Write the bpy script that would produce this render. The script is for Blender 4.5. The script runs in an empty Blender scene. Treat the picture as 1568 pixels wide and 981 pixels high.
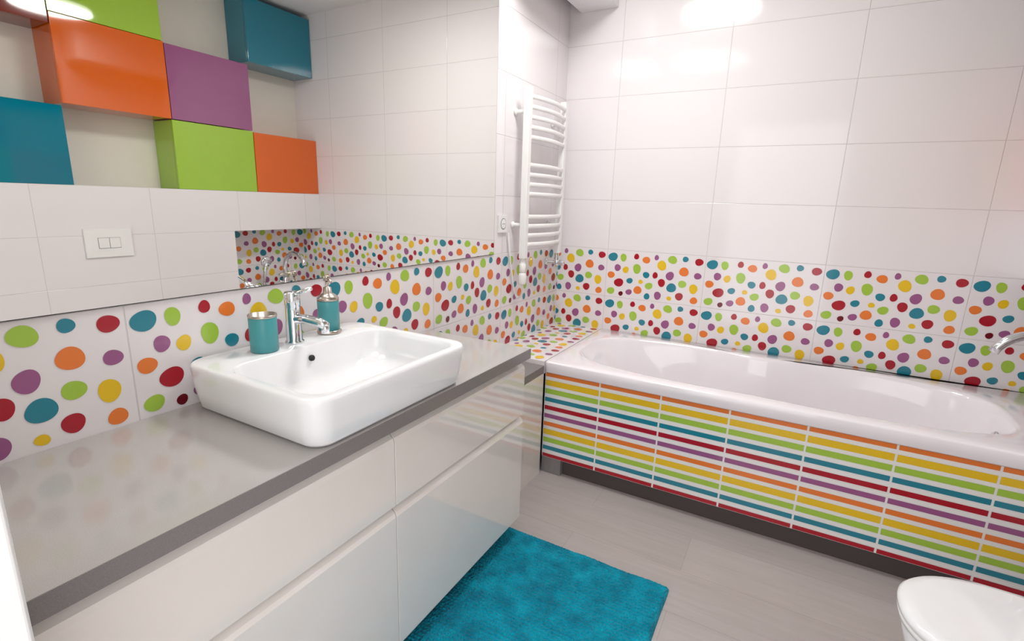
import bpy, math, random
from mathutils import Vector, Matrix, noise
random.seed(7)
S=bpy.context.scene
try:
    S.view_settings.view_transform='Standard'; S.view_settings.look='None'
except Exception: pass
def lin(c):
    return tuple(((v/255)/12.92 if v/255<=.04045 else ((v/255+.055)/1.055)**2.4) for v in c)+(1,)
def mat(name,col,rough=.4,metal=0,coat=0,bump=None,spec=.5,var=None):
    m=bpy.data.materials.new(name);m.use_nodes=True;nt=m.node_tree;b=nt.nodes['Principled BSDF']
    c=lin(col)
    b.inputs['Base Color'].default_value=c;b.inputs['Roughness'].default_value=rough
    b.inputs['Metallic'].default_value=metal;b.inputs['Coat Weight'].default_value=coat
    b.inputs['Coat Roughness'].default_value=.04
    b.inputs['Specular IOR Level'].default_value=spec
    tc=nt.nodes.new('ShaderNodeTexCoord')
    n=nt.nodes.new('ShaderNodeTexNoise');n.inputs['Scale'].default_value=(var or (8,.03))[0]
    nt.links.new(tc.outputs['Object'],n.inputs['Vector'])
    mx=nt.nodes.new('ShaderNodeMix');mx.data_type='RGBA'
    a=(var or (8,.03))[1]
    mx.inputs[6].default_value=tuple(v*(1-a) for v in c[:3])+(1,);mx.inputs[7].default_value=tuple(min(1,v*(1+a)) for v in c[:3])+(1,)
    nt.links.new(n.outputs['Fac'],mx.inputs[0]);nt.links.new(mx.outputs[2],b.inputs['Base Color'])
    if bump:
        n2=nt.nodes.new('ShaderNodeTexNoise');n2.inputs['Scale'].default_value=bump[0]
        nt.links.new(tc.outputs['Object'],n2.inputs['Vector'])
        bp=nt.nodes.new('ShaderNodeBump');bp.inputs['Strength'].default_value=bump[1];bp.inputs['Distance'].default_value=bump[2]
        nt.links.new(n2.outputs['Fac'],bp.inputs['Height']);nt.links.new(bp.outputs[0],b.inputs['Normal'])
    return m
W,H=.593,.30
def tilemat(name,axis,off,zoff=1.15,axis2=2,per2=H,col=(234,229,231)):
    m=bpy.data.materials.new(name);m.use_nodes=True;nt=m.node_tree;b=nt.nodes['Principled BSDF']
    tc=nt.nodes.new('ShaderNodeTexCoord');sp=nt.nodes.new('ShaderNodeSeparateXYZ')
    nt.links.new(tc.outputs['Object'],sp.inputs[0])
    def M(op,a,bv=None):
        x=nt.nodes.new('ShaderNodeMath');x.operation=op
        for i,v in enumerate((a,bv)):
            if v is None: continue
            if isinstance(v,(int,float)): x.inputs[i].default_value=v
            else: nt.links.new(v,x.inputs[i])
        return x.outputs[0]
    def line(ax,o,per,w=.0028):
        t=M('DIVIDE',M('SUBTRACT',sp.outputs[ax],o),per)
        t=M('ABSOLUTE',M('SUBTRACT',M('FRACT',M('ADD',t,100.5)),.5))
        r=nt.nodes.new('ShaderNodeMapRange');r.inputs[1].default_value=w*.25/per;r.inputs[2].default_value=w*.75/per
        r.inputs[3].default_value=1;r.inputs[4].default_value=0
        nt.links.new(t,r.inputs[0]);return r.outputs[0]
    g=M('MAXIMUM',line(axis,off,W),line(axis2,zoff,per2))
    mx=nt.nodes.new('ShaderNodeMix');mx.data_type='RGBA'
    mx.inputs[6].default_value=lin(col);mx.inputs[7].default_value=lin((212,206,206))
    nt.links.new(g,mx.inputs[0]);nt.links.new(mx.outputs[2],b.inputs['Base Color'])
    b.inputs['Roughness'].default_value=.09
    n=nt.nodes.new('ShaderNodeTexNoise');n.inputs['Scale'].default_value=5
    nt.links.new(tc.outputs['Object'],n.inputs['Vector'])
    hgt=M('SUBTRACT',M('MULTIPLY',n.outputs['Fac'],.6),g)
    bp=nt.nodes.new('ShaderNodeBump');bp.inputs['Strength'].default_value=.5;bp.inputs['Distance'].default_value=.002
    nt.links.new(hgt,bp.inputs['Height']);nt.links.new(bp.outputs[0],b.inputs['Normal'])
    return m

class MB:
    def __init__(s): s.v=[];s.f=[];s.m=[];s.s=[];s.mats=[]
    def mi(s,m):
        if m not in s.mats: s.mats.append(m)
        return s.mats.index(m)
    def add(s,vs,fs,m,smooth=False):
        o=len(s.v);s.v+= [tuple(v) for v in vs];k=s.mi(m)
        for f in fs: s.f.append(tuple(o+i for i in f));s.m.append(k);s.s.append(smooth)
    def box(s,x0,x1,y0,y1,z0,z1,m):
        vs=[(x,y,z) for x in (x0,x1) for y in (y0,y1) for z in (z0,z1)]
        s.add(vs,[(0,1,3,2),(4,6,7,5),(0,4,5,1),(2,3,7,6),(0,2,6,4),(1,5,7,3)],m)
    def loft(s,loops,m,cap0=False,cap1=False,smooth=True):
        n=len(loops[0]);vs=[p for L in loops for p in L];fs=[]
        for i in range(len(loops)-1):
            for j in range(n):
                a=i*n+j;b=i*n+(j+1)%n;fs.append((a,b,b+n,a+n))
        if cap0: fs.append(tuple(range(n))[::-1])
        if cap1: fs.append(tuple((len(loops)-1)*n+j for j in range(n)))
        s.add(vs,fs,m,smooth)
    def rev(s,c,prof,m,axis=(0,0,1),n=40,cap0=True,cap1=True,smooth=True):
        ax=Vector(axis).normalized();q=ax.to_track_quat('Z','Y');c=Vector(c)
        loops=[[c+q@Vector((r*math.cos(2*math.pi*j/n),r*math.sin(2*math.pi*j/n),z)) for j in range(n)] for r,z in prof]
        s.loft(loops,m,cap0,cap1,smooth)
    def tube(s,pts,r,m,n=14,cap=True):
        pts=[Vector(p) for p in pts];loops=[]
        up=None
        for i,p in enumerate(pts):
            t=(pts[min(i+1,len(pts)-1)]-pts[max(i-1,0)]).normalized()
            if up is None:
                up=Vector((0,0,1)) if abs(t.z)<.9 else Vector((0,1,0))
            a=t.cross(up).normalized();b=a.cross(t).normalized();up=b
            rr=r[i] if isinstance(r,(list,tuple)) else r
            loops.append([p+a*rr*math.cos(2*math.pi*j/n)+b*rr*math.sin(2*math.pi*j/n) for j in range(n)])
        s.loft(loops,m,cap,cap)
    def obj(s,name,bevel=0,seg=3,fixn=True,parent=None):
        me=bpy.data.meshes.new(name);me.from_pydata(s.v,[],s.f)
        for m in s.mats: me.materials.append(m)
        for p,k,sm in zip(me.polygons,s.m,s.s): p.material_index=k;p.use_smooth=sm
        me.validate();me.update()
        if fixn:
            import bmesh
            bm=bmesh.new();bm.from_mesh(me);bmesh.ops.recalc_face_normals(bm,faces=bm.faces);bm.to_mesh(me);bm.free()
        o=bpy.data.objects.new(name,me);S.collection.objects.link(o)
        if parent: o.parent=parent
        if bevel:
            b=o.modifiers.new('bevel','BEVEL');b.width=bevel;b.segments=seg;b.limit_method='ANGLE';b.angle_limit=math.radians(50)
            b.harden_normals=False
        return o

# ---------- materials
T_back=tilemat('glazed_tile_back',0,.3404)
T_left=tilemat('glazed_tile_left',1,-2.5255)
T_right=tilemat('glazed_tile_right',1,-.743)
paint=mat('painted_wall',(226,222,212),.6,bump=(120,.1,.001))
ceilm=mat('ceiling_paint',(238,238,238),.7,bump=(120,.1,.001))
DC={k:mat('dot_'+k,c,.1) for k,c in dict(t=(38,130,150),o=(232,124,52),r=(170,22,40),g=(162,198,70),y=(232,192,34),p=(154,88,136),d=(110,8,28)).items()}
white_cer=mat('white_ceramic',(242,243,245),.06,coat=.3)
acryl=mat('white_acrylic',(242,237,242),.08,coat=.3)
gloss_w=mat('gloss_lacquer_white',(234,228,223),.04,coat=1)
plast=mat('white_plastic',(238,237,236),.25)
chrome=mat('chrome',(225,228,232),.06,metal=1)
steel=mat('brushed_steel',(190,180,170),.25,metal=1)
tealrub=mat('teal_satin',(70,152,158),.35)
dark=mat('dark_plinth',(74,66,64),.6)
greyp=mat('grey_plinth',(128,124,124),.5)
black=mat('dark_slot',(20,20,20),.5)
stone=mat('grey_stone_composite',(182,178,176),.11,var=(800,.3))
stonef=mat('grey_stone_shaded_edge',(126,122,121),.2,var=(800,.3))  # same stone as the top, with edge shade put into a darker colour
# ---------- dots
PAT=[(.0375,.15,.027,'t'),(.105,.15,.021,'g'),(.187,.11,.016,'r'),(.249,.165,.021,'o'),(.072,.37,.020,'p'),(.125,.40,.019,'y'),
(.195,.36,.026,'g'),(.033,.53,.021,'o'),(.086,.68,.027,'r'),(.0375,.87,.022,'g'),(.104,.91,.014,'d'),(.155,.62,.018,'t'),(.255,.47,.019,'t'),
(.345,.25,.027,'y'),(.21,.80,.024,'o'),(.225,.62,.013,'y'),(.277,.69,.021,'g'),(.155,.86,.018,'p'),(.27,.91,.018,'t'),(.31,.10,.014,'p'),(.31,.46,.017,'r'),
(.405,.12,.024,'g'),(.479,.09,.016,'t'),(.557,.126,.021,'r'),(.477,.34,.026,'o'),(.557,.40,.019,'p'),(.398,.445,.024,'p'),(.474,.587,.022,'g'),
(.540,.66,.025,'y'),(.352,.60,.022,'r'),(.413,.68,.027,'t'),(.463,.84,.022,'r'),(.549,.89,.020,'o'),(.335,.87,.022,'p'),(.405,.90,.013,'y')]
def dots(mb,place,u0,u1,uoff,v0,v1,vtop):
    k0=int(math.floor((u0-uoff)/W))-1;k1=int(math.ceil((u1-uoff)/W))+1
    rows=int(math.ceil((vtop-v0)/H))
    for k in range(k0,k1):
        for r in range(rows):
            for (pu,pv,pr,pc) in PAT:
                cu=uoff+k*W+pu;cv=vtop-r*H-pv*H
                if cu<u0-pr*.6 or cu>u1+pr*.6 or cv<v0-pr*.5 or cv>v1: continue
                h=(pu*7919+pv*104.7)%6.28
                e=1+.08*math.sin(h*3);a=.05*math.cos(h*5)
                vs=[]
                n=32
                for j in range(n):
                    t=2*math.pi*j/n
                    rr=pr*1.04*(1+a*math.cos(2*t+h)+.03*math.cos(3*t+2*h))
                    uu=min(max(cu+rr*e*math.cos(t),u0+.001),u1-.001);vv=min(max(cv+rr/e*math.sin(t),v0+.001),v1-.001)
                    vs.append(place(uu,vv,.0009))
                mb.add(vs,[tuple(range(n))],DC[pc])
CZ=2.84;XU=2.54;XR=2.304;NY=.791;TY=.864
mb=MB();mb.box(-.12,XU+.12,0,.12,0,CZ,T_back)
dots(mb,lambda u,v,h:(u,-h,v),0,XU,.3404,.55,1.15,1.15)
mb.obj('wall_back',fixn=False)
mb=MB();mb.box(-.12,0,-3.09,0,0,CZ,T_left)
dots(mb,lambda u,v,h:(h,u,v),-2.95,0,-2.5255,.55,1.15,1.15)
mb.obj('wall_left',fixn=False)
mb=MB();mb.box(XU,XU+.12,-3.09,0,0,CZ,paint)
mb.box(XU-.003,XU,-NY,0,.3,1.15,T_right)
dots(mb,lambda u,v,h:(XU-.003-h,-u,v),0,NY,0,.55,1.15,1.15)
mb.obj('wall_right',fixn=False)
mb=MB()
mb.box(XR,XU-.001,-2.95,-TY,0,1.44,T_right)
mb.obj('wall_right_cistern_boxing',fixn=False)
mb=MB()
mb.box(XR,XU-.001,-TY,-NY,.64,1.44,T_right)
dots(mb,lambda u,v,h:(XR+u,-NY+h,v),0,XU-XR,0.1,.64,1.15,1.15)
mb.box(XR,XU-.001,-NY,-.001,1.15,1.44,T_right)
mb.obj('wall_right_niche_lintel',fixn=False)
mb=MB();mb.box(0,.66,-3.09,-2.95,0,CZ,paint);mb.box(1.72,XU,-3.09,-2.95,0,CZ,paint);mb.box(.66,1.72,-3.09,-2.95,2.3,CZ,paint)
mb.obj('wall_front')
mb=MB()
mb.box(.66,.685,-3.10,-2.945,0,2.3,plast);mb.box(.60,.66,-2.95,-2.938,0,2.36,plast)
mb.box(1.695,1.72,-3.10,-2.945,0,2.3,plast);mb.box(1.72,1.78,-2.95,-2.938,0,2.36,plast)
mb.box(.66,1.72,-3.10,-2.945,2.275,2.3,plast)
mb.obj('trim_1',.004)
# floor
m=bpy.data.materials.new('grey_wood_planks');m.use_nodes=True;nt=m.node_tree;b=nt.nodes['Principled BSDF']
tc=nt.nodes.new('ShaderNodeTexCoord');mp=nt.nodes.new('ShaderNodeMapping');nt.links.new(tc.outputs['Object'],mp.inputs[0])
mp.inputs['Location'].default_value=(.1,.03,0)
br=nt.nodes.new('ShaderNodeTexBrick');br.inputs['Scale'].default_value=1;br.inputs['Brick Width'].default_value=1.25;br.inputs['Row Height'].default_value=.24
br.inputs['Mortar Size'].default_value=.0007;br.inputs['Color1'].default_value=lin((184,176,175));br.inputs['Color2'].default_value=lin((178,170,169));br.inputs['Mortar'].default_value=lin((150,142,141))
br.offset=.37
nt.links.new(mp.outputs[0],br.inputs['Vector'])
mp2=nt.nodes.new('ShaderNodeMapping');mp2.inputs['Scale'].default_value=(1.6,18,1);nt.links.new(tc.outputs['Object'],mp2.inputs[0])
ns=nt.nodes.new('ShaderNodeTexNoise');ns.inputs['Scale'].default_value=2.2;ns.inputs['Detail'].default_value=6;ns.inputs['Distortion'].default_value=.8;nt.links.new(mp2.outputs[0],ns.inputs['Vector'])
cr=nt.nodes.new('ShaderNodeValToRGB');cr.color_ramp.elements[0].position=.3;cr.color_ramp.elements[0].color=(.90,.895,.89,1);cr.color_ramp.elements[1].position=.7;cr.color_ramp.elements[1].color=(1.0,1,1,1)
nt.links.new(ns.outputs['Fac'],cr.inputs[0])
mx=nt.nodes.new('ShaderNodeMix');mx.data_type='RGBA';mx.blend_type='MULTIPLY';mx.inputs[0].default_value=1
nt.links.new(br.outputs['Color'],mx.inputs[6]);nt.links.new(cr.outputs[0],mx.inputs[7]);nt.links.new(mx.outputs[2],b.inputs['Base Color'])
b.inputs['Roughness'].default_value=.3
bp=nt.nodes.new('ShaderNodeBump');bp.inputs['Strength'].default_value=.1;bp.inputs['Distance'].default_value=.002;nt.links.new(ns.outputs['Fac'],bp.inputs['Height']);nt.links.new(bp.outputs[0],b.inputs['Normal'])
mb=MB();mb.box(-.12,XU+.12,-4.2,.12,-.1,0,m);mb.obj('floor')
mb=MB();mb.box(-.12,XU+.12,-3.09,.12,CZ,CZ+.1,ceilm);mb.obj('ceiling')
mb=MB();mb.box(.07,.30,-.80,-.001,2.53,CZ,ceilm);mb.obj('ceiling_soffit',.003)
# ---------- mirror
mirm=mat('mirror_silver',(242,242,238),0.0,metal=1,var=(1,.0))
mb=MB();mb.box(.001,.0055,-2.949,-.84,1.151,CZ-.02,black)
mb.add([(.006,-2.948,1.153),(.006,-.842,1.153),(.006,-.842,CZ-.022),(.006,-2.948,CZ-.022)],[(0,1,2,3)],mirm)
mb.obj('wall_mirror',fixn=False)
# ---------- storage boxes
bc=dict(t=mat('lacquer_teal',(0,120,144),.05,coat=.6),o=mat('lacquer_orange',(220,96,0),.05,coat=.6),g=mat('lacquer_green',(154,194,50),.05,coat=.6),
 p=mat('lacquer_purple',(148,82,128),.05,coat=.6),r=mat('lacquer_red',(120,30,10),.06,coat=.6))
Z1,Z2,Z3,Z4=1.441,1.885,2.345,2.80
for c,y1,y0,z0,z1 in [('o',0,-.572,Z1,Z2-.01),('g',-.575,-1.147,Z1,Z2-.005),('t',-1.722,-2.295,Z1,Z2-.015),
   ('p',-.575,-1.143,Z2,Z3-.005),('o',-1.145,-1.718,Z2,Z3),('g',-1.15,-1.72,Z3+.003,Z4),('t',-.005,-.565,Z3+.02,Z4),('r',-1.722,-2.295,Z3-.06,Z4)]:
    mb=MB();cm=bc[c]
    mb.box(XR+.022,XU-.001,y0+.001,y1-.001,z0,z1,cm)
    mb.box(XR+.002,XR+.020,y0+.001,y1-.001,z0,z1,cm)
    mb.obj('wall_cabinet',.0015,2)
# ---------- vanity
mb=MB();Y0,Y1=-2.949,-1.385
mb.box(.001,.455,Y0,Y1,.10,.813,gloss_w)
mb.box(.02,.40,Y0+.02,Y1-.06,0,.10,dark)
ym=-2.145
def front(y0,y1,z0,z1):
    pr=[(.455,z0),(.495,z0),(.495,z1-.022),(.491,z1-.010),(.478,z1),(.470,z1),(.470,z1-.02),(.455,z1-.02)]
    vs=[(x,y0,z) for x,z in pr]+[(x,y1,z) for x,z in pr];n=len(pr)
    mb.add(vs,[tuple(range(n)),tuple(range(2*n-1,n-1,-1))]+[(i,(i+1)%n,n+(i+1)%n,n+i) for i in range(n)],gloss_w)
for a,b_ in ((Y0,ym-.0015),(ym+.0015,Y1)):
    front(a,b_,.575,.790);front(a,b_,.10,.560)
mb.obj('vanity_cabinet',.001,2)
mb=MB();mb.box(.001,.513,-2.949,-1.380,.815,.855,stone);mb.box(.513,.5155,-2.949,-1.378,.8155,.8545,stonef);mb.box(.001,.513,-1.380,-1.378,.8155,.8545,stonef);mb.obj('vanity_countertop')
mb=MB();mb.box(.001,.331,-1.377,-.853,.0,.565,gloss_w);mb.box(.001,.331,-1.377,-.853,.567,.605,greyp);mb.obj('low_side_cabinet')
# ---------- sink
def rrect(x0,x1,y0,y1,r,z,n=10):
    pts=[]
    for cx,cy,a0 in ((x1-r,y1-r,0),(x0+r,y1-r,90),(x0+r,y0+r,180),(x1-r,y0+r,270)):
        for i in range(n+1):
            a=math.radians(a0+90*i/n);pts.append((cx+r*math.cos(a),cy+r*math.sin(a),z))
    return pts
mb=MB();X0,X1,YA,YB=.018,.527,-2.425,-1.826
L=[]
for ins,z in ((.040,.8555),(.024,.858),(.015,.868),(.007,.91),(.002,.955),(.0,.974),(.001,.980),(.004,.9838),(.008,.985)):
    L.append(rrect(X0+ins*.6,X1-ins,YA+ins,YB-ins,.058-ins*.5,z))
def inn(i,z,r,back=.135):
    return rrect(X0+back+i*.5,X1-.022-i,YA+.026+i,YB-.026-i,r,z)
for i,z,r in ((0,.985,.06),(.003,.984,.06),(.007,.980,.06),(.013,.962,.06),(.022,.93,.065),(.036,.905,.075),(.06,.888,.085),(.10,.879,.07),(.15,.876,.04)):
    L.append(inn(i,z,r))
mb.loft(L,white_cer,True,True)
mb.rev((X0+.135+.011,-2.135,.948),[(.009,0),(.009,.006)],black,axis=(1,0,.3),n=24)
mb.rev((.33,-2.135,.8765),[(.030,0),(.030,.003),(.024,.006)],chrome,n=32)
mb.obj('washbasin')
# ---------- faucet
fz=.9855;mb=MB();c=(.095,-2.135,fz)
mb.rev(c,[(.027,0),(.027,.006),(.0225,.009),(.0215,.10),(.0215,.115),(.023,.117),(.023,.150),(.019,.156)],chrome)
mb.tube([(.10,-2.135,fz+.075),(.15,-2.130,fz+.078),(.20,-2.125,fz+.074),(.222,-2.123,fz+.066)],[.015,.014,.0135,.013],chrome,20)
mb.rev((.218,-2.123,fz+.045),[(.011,0),(.012,.025)],chrome)
mb.tube([(.095,-2.135,fz+.145),(.13,-2.132,fz+.158),(.175,-2.129,fz+.172)],[.009,.007,.0055],chrome,14)
mb.obj('basin_mixer_tap')
mb=MB();c=(.10,-2.238,fz)
mb.rev(c,[(.034,0),(.037,.002),(.037,.098),(.0365,.0985)],tealrub,cap1=False)
mb.rev(c,[(.0365,.0985),(.038,.100),(.038,.106),(.0345,.106),(.033,.02),(.001,.015)],steel,cap0=False)
mb.obj('toothbrush_tumbler')
mb=MB();dx,dy=.085,-1.995;c=(dx,dy,fz)
mb.rev(c,[(.036,0),(.038,.003),(.038,.008),(.0335,.012)],steel)
mb.rev(c,[(.0335,.012),(.0335,.105),(.030,.112)],tealrub)
mb.rev(c,[(.034,.108),(.034,.116),(.024,.126),(.014,.132),(.012,.15),(.005,.152),(.005,.17),(.011,.171),(.011,.186),(.008,.188)],steel)
mb.tube([(dx,dy,fz+.179),(dx+.03,dy-.015,fz+.178),(dx+.045,dy-.023,fz+.172)],[.0045,.004,.0035],steel,10)
mb.obj('soap_dispenser')
# ---------- bathtub
BX0,BX1,BY0,BY1=.332,2.534,-.852,-.0012
mb=MB();N=144
def outer(ins,z,r=.02):
    return rrect(BX0+ins,BX1,BY0+ins,BY1,r,z,35)
def inner(s,z,sx0=0,sx1=0,bul=1):
    cx,cy=1.315,-.425;a,bb=.915,.352
    pts=[]
    for q in range(4):
        for i in range(36):
            t=math.radians(90*q+90*i/35*.995)
            ex=2/3.4
            x=math.copysign(abs(math.cos(t))**ex,math.cos(t));y=math.copysign(abs(math.sin(t))**ex,math.sin(t))
            X=cx+x*(a-s-(sx1 if x>0 else sx0));Yv=cy+y*(bb-s)
            g=math.exp(-((X-1.28)/.17)**2)*bul
            if y>0: Yv-=.045*g*y
            else: Yv+=.012*g*(-y)
            pts.append((X,Yv,z))
    return pts
L=[outer(.016,.5745),outer(.003,.572),outer(0,.576),outer(0,.622),outer(.002,.628),outer(.008,.631)]
L+=[inner(-.012,.631),inner(-.004,.630),inner(.003,.625),inner(.008,.615),inner(.018,.58,.03,.004),inner(.035,.48,.11,.012,1.2),inner(.05,.36,.20,.03,1),inner(.07,.27,.27,.05,.6),inner(.10,.225,.32,.07,.3),inner(.15,.205,.36,.10,0),inner(.25,.20,.4,.2,0)]
mb.loft(L,acryl,False,True)
mb.rev((2.185,-.50,.545),[(.034,0),(.034,.008),(.028,.014)],chrome,axis=(-1,0,.12))
mb.rev((2.170,-.50,.547),[(.012,0),(.012,.02)],chrome,axis=(-1,0,.12))
tub=mb.obj('bathtub')
# apron striped tiles
mb=MB();tw=.2977;ax0=.332
mb.box(ax0,XR-.002,-.832,-.815,.092,.570,plast)
cols=['o','y','g','t','r','p','o','y','g','t','r']
wd=dict(o=.5,y=.66,g=.58,t=.5,r=.5,p=.5)
per=.0455;ztop=.565
k=0
while ax0+k*tw<XR-.01:
    xa=ax0+k*tw+.004;xb=min(ax0+(k+1)*tw-.004,XR-.003)
    for i,cn in enumerate(cols):
        hh=per*wd[cn];zc=ztop-.008-i*per
        z1=min(zc+hh/2,ztop);z0=max(zc-hh/2,.094)
        y=-.8335
        mb.add([(xa,y,z0),(xb,y,z0),(xb,y,z1),(xa,y,z1)],[(0,1,2,3)],DC[cn])
    k+=1
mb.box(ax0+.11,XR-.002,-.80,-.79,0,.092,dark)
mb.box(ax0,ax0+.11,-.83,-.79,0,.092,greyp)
mb.obj('striped_apron',fixn=False,parent=tub)
mb=MB();TD=tilemat('glazed_tile_deck',0,.3404,0,1,H)
mb.box(.001,.329,-.850,-.001,.56,.628,TD)
dots(mb,lambda u,v,h:(u,v,.628+h),.001,.328,.33-W,-.849,-.001,-.001)
mb.obj('bath_deck_ledge',fixn=False)
# ---------- bath mixer
mb=MB();bx,by,bz=2.42,-.30,.6315
mb.rev((bx,by,bz),[(.028,0),(.028,.008),(.022,.012),(.022,.10),(.018,.11)],chrome)
arc=[(bx,by,bz+.10)]
for i in range(15):
    a=math.pi*i/14*.90
    arc.append((bx-.13+.13*math.cos(a),by,bz+.19+.13*math.sin(a)))
mb.tube(arc,.019,chrome,18)
mb.tube([(bx,by,bz+.06),(bx,by-.06,bz+.08)],.008,chrome)
mb.obj('bath_mixer_tap')
mb=MB()
mb.rev((2.43,-.50,bz),[(.024,0),(.024,.008),(.016,.012),(.014,.07)],chrome)
mb.tube([(2.43,-.50,bz+.06),(2.41,-.50,bz+.16),(2.38,-.50,bz+.25)],[.011,.012,.014],chrome)
mb.rev((2.385,-.50,bz+.26),[(.018,-.02),(.045,0),(.045,.015)],chrome,axis=(-.9,0,-.3))
mb.obj('hand_shower')
# ---------- towel radiator
mb=MB();rx=.075;ya,yb=-.645,-.19
mb.box(rx-.018,rx+.018,ya-.018,ya+.018,1.12,2.0,plast)
mb.box(rx-.018,rx+.018,yb-.018,yb+.018,1.12,2.0,plast)
zs=[1.955,1.905,1.855,1.805,1.755, 1.615,1.565,1.515,1.465, 1.345,1.295,1.245,1.195]
for z in zs:
    loops=[]
    for i in range(17):
        t=i/16;y=ya+.015+(yb-ya-.03)*t;x=rx+.012+.03*math.sin(math.pi*t)
        loops.append([(x-.006,y,z-.013),(x+.006,y,z-.010),(x+.008,y,z),(x+.006,y,z+.010),(x-.006,y,z+.013)])
    mb.loft(loops,plast,True,True)
for y in (ya,yb):
    for z in (1.30,1.88):
        mb.rev((0.001,y,z),[(.018,0),(.018,.01),(.011,.012),(.011,rx-.01)],plast,axis=(1,0,0),n=20)
for y,cm in ((ya,plast),(yb,chrome)):
    mb.rev((rx,y,1.04),[(.013,0),(.018,.01),(.018,.05),(.012,.055),(.012,.085)],cm,n=20)
mb.rev((.001,yb,1.06),[(.022,0),(.022,.006),(.011,.01),(.011,.09)],chrome,axis=(1,0,0),n=20)
mb.rev((rx+.01,yb,1.06),[(.016,0),(.018,.04)],chrome,axis=(1,0,0),n=20)
mb.rev((rx,ya,.975),[(.014,0),(.022,.006),(.022,.05),(.018,.065)],plast,n=24)
mb.tube([(rx,ya,.98),(rx+.005,ya+.005,.94),(rx-.02,ya+.02,.90),(.03,ya+.03,.885),(.012,ya+.02,.93),(.012,ya-.03,1.1),(.012,ya-.06,1.26)],.005,plast,10)
mb.obj('towel_radiator',.003,2)
mb=MB();mb.box(.001,.011,-.80,-.715,1.262,1.352,plast)
mb.rev((.0112,-.7575,1.307),[(.030,0),(.027,.001),(.020,.0012)],greyp,axis=(1,0,0),n=32)
mb.rev((.0124,-.7575,1.307),[(.026,0),(.020,.0006)],plast,axis=(1,0,0),n=32)
for d in (-.009,.009): mb.rev((.0132,-.7575+d,1.307),[(.003,0),(.003,.001)],black,axis=(1,0,0),n=12)
mb.obj('wall_socket',.002,2)
mb=MB();mb.box(XR-.012,XR-.001,-1.722,-1.475,1.02,1.19,plast)
for a,b_ in ((-1.655,-1.60),(-1.597,-1.542)): 
    mb.box(XR-.0135,XR-.012,a-.002,b_+.002,1.073,1.137,greyp);mb.box(XR-.016,XR-.0135,a,b_,1.075,1.135,plast)
mb.obj('toilet_flush_plate',.002,2)
# ---------- toilet
mb=MB();tyc=-1.605
def dshape(x0,hw,z,x1=XR-.001,n=40):
    pts=[]
    Lc=hw*1.25
    cx=x0+Lc
    for i in range(n+1):
        a=math.pi/2+math.pi*i/n
        pts.append((cx+Lc*math.cos(a),tyc+hw*math.copysign(abs(math.sin(a))**.85,math.sin(a)),z))
    pts.append((x1,tyc-hw*.95,z));pts.append((x1,tyc+hw*.95,z))
    return pts
mb.loft([dshape(2.0,.10,.12),dshape(1.92,.12,.125),dshape(1.84,.145,.18),dshape(1.785,.17,.27),dshape(1.76,.178,.35),dshape(1.755,.18,.388),dshape(1.76,.178,.392)],white_cer,True,True)
mb.loft([dshape(1.755,.178,.393,2.20),dshape(1.745,.184,.396,2.20),dshape(1.742,.186,.408,2.20),dshape(1.745,.184,.412,2.20)],plast,True,True)
mb.loft([dshape(1.745,.184,.414,2.20),dshape(1.740,.188,.418,2.20),dshape(1.740,.188,.430,2.20),dshape(1.748,.182,.438,2.20),dshape(1.775,.165,.442,2.19)],white_cer,True,True)
mb.obj('toilet')
# ---------- rug
rm=bpy.data.materials.new('chenille_teal');rm.use_nodes=True;nt=rm.node_tree;b=nt.nodes['Principled BSDF']
tc=nt.nodes.new('ShaderNodeTexCoord')
vo=nt.nodes.new('ShaderNodeTexVoronoi');vo.inputs['Scale'].default_value=110;nt.links.new(tc.outputs['Object'],vo.inputs['Vector'])
ns=nt.nodes.new('ShaderNodeTexNoise');ns.inputs['Scale'].default_value=14;ns.inputs['Detail'].default_value=4;nt.links.new(tc.outputs['Object'],ns.inputs['Vector'])
cr=nt.nodes.new('ShaderNodeValToRGB');cr.color_ramp.elements[0].position=.3;cr.color_ramp.elements[0].color=lin((0,120,148));cr.color_ramp.elements[1].position=.7;cr.color_ramp.elements[1].color=lin((0,164,192))
nt.links.new(ns.outputs['Fac'],cr.inputs[0]);nt.links.new(cr.outputs[0],b.inputs['Base Color'])
b.inputs['Roughness'].default_value=.9;b.inputs['Sheen Weight'].default_value=.1;b.inputs['Specular IOR Level'].default_value=.1
bp=nt.nodes.new('ShaderNodeBump');bp.inputs['Strength'].default_value=1;bp.inputs['Distance'].default_value=.008;bp.invert=True
nt.links.new(vo.outputs['Distance'],bp.inputs['Height']);nt.links.new(bp.outputs[0],b.inputs['Normal'])
rx0,rx1,ry0,ry1=.43,1.135,-2.42,-1.365
nx,ny=200,340
vs=[];fs=[]
rnd=random.Random(3)
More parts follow.
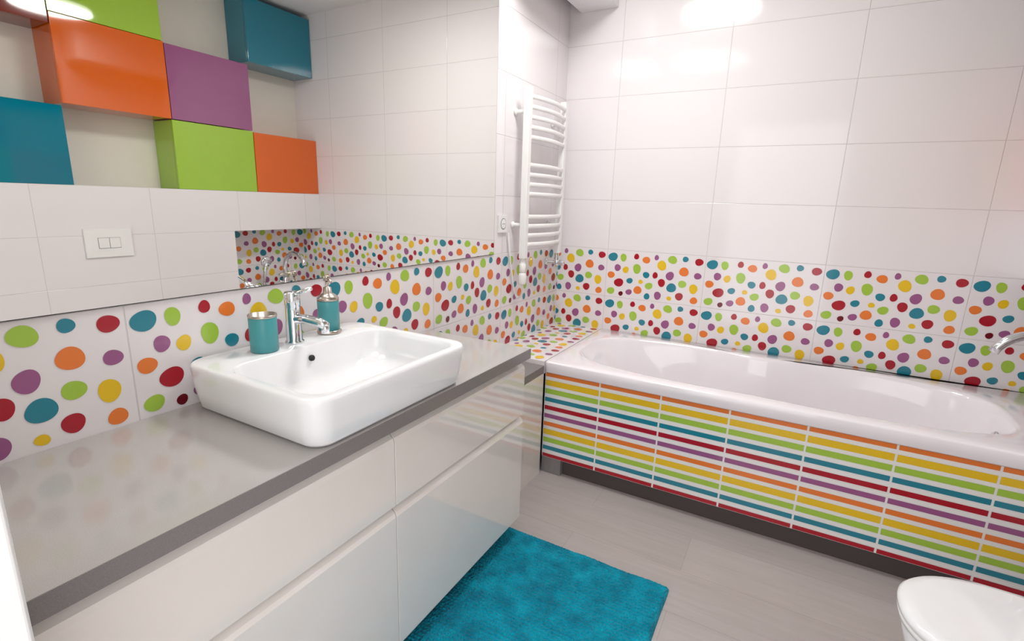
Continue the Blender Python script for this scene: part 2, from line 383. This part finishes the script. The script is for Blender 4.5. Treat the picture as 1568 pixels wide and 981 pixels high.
for i in range(nx+1):
    for j in range(ny+1):
        x=rx0+(rx1-rx0)*i/nx;y=ry0+(ry1-ry0)*j/ny
        e=min(x-rx0,rx1-x,y-ry0,ry1-y)
        z=.016*min(1,math.sqrt(max(0,e)/.012))+.001
        z+=(.004*abs(math.sin(y*math.pi/.0157))+.003*rnd.random()+.003*noise.noise(Vector((x*12,y*12,0))))*min(1,e/.01)
        w=.004*noise.noise(Vector((y*6,x*6,3)))
        vs.append((x+w,y+.004*noise.noise(Vector((x*6,y*6,9))),z))
for i in range(nx):
    for j in range(ny):
        a=i*(ny+1)+j;fs.append((a,a+ny+1,a+ny+2,a+1))
mb=MB();mb.add(vs,fs,rm,True);mb.obj('bath_mat',fixn=False)
# ---------- lights
def lamp(x,y,r,pw,es):
    em=bpy.data.materials.new('lamp_diffuser');em.use_nodes=True;bb=em.node_tree.nodes['Principled BSDF']
    bb.inputs['Emission Color'].default_value=(1,.98,.95,1);bb.inputs['Emission Strength'].default_value=es
    mb=MB();mb.rev((x,y,CZ-.055),[(r*.80,0),(r*.95,.006),(r,.02)],em,n=64,cap1=False)
    mb.rev((x,y,CZ-.035),[(r,0),(r*1.05,.002),(r*1.05,.034)],plast,n=64,cap0=False)
    mb.obj('ceiling_lamp_or_fill')
    l=bpy.data.lights.new('lamp_light','AREA');l.shape='DISK';l.size=r*2;l.energy=pw;l.color=(1,.985,.965)
    o=bpy.data.objects.new('lamp_light',l);S.collection.objects.link(o);o.location=(x,y,CZ-.06)
lamp(.68,-1.08,.25,18,8);lamp(.42,-2.35,.34,4.5,.4)  # second one is an added soft fill to brighten the near counter
w=bpy.data.worlds.new('World');S.world=w;w.use_nodes=True
w.node_tree.nodes['Background'].inputs[0].default_value=(1,.985,.985,1);w.node_tree.nodes['Background'].inputs[1].default_value=2.6
# ---------- camera
yaw,pitch,roll=.5062,.2289,.0310
f=Vector((-math.sin(yaw)*math.cos(pitch),math.cos(yaw)*math.cos(pitch),-math.sin(pitch)))
r=f.cross(Vector((0,0,1))).normalized();u=r.cross(f)
r2=r*math.cos(roll)+u*math.sin(roll);u2=-r*math.sin(roll)+u*math.cos(roll)
cam=bpy.data.cameras.new('Camera');co=bpy.data.objects.new('Camera',cam);S.collection.objects.link(co);S.camera=co
cam.sensor_width=36;cam.lens=36*770.75/1568;cam.clip_start=.01
M=Matrix((r2,u2,-f)).transposed().to_4x4();M.translation=Vector((1.3790,-3.0993,1.4155));co.matrix_world=M
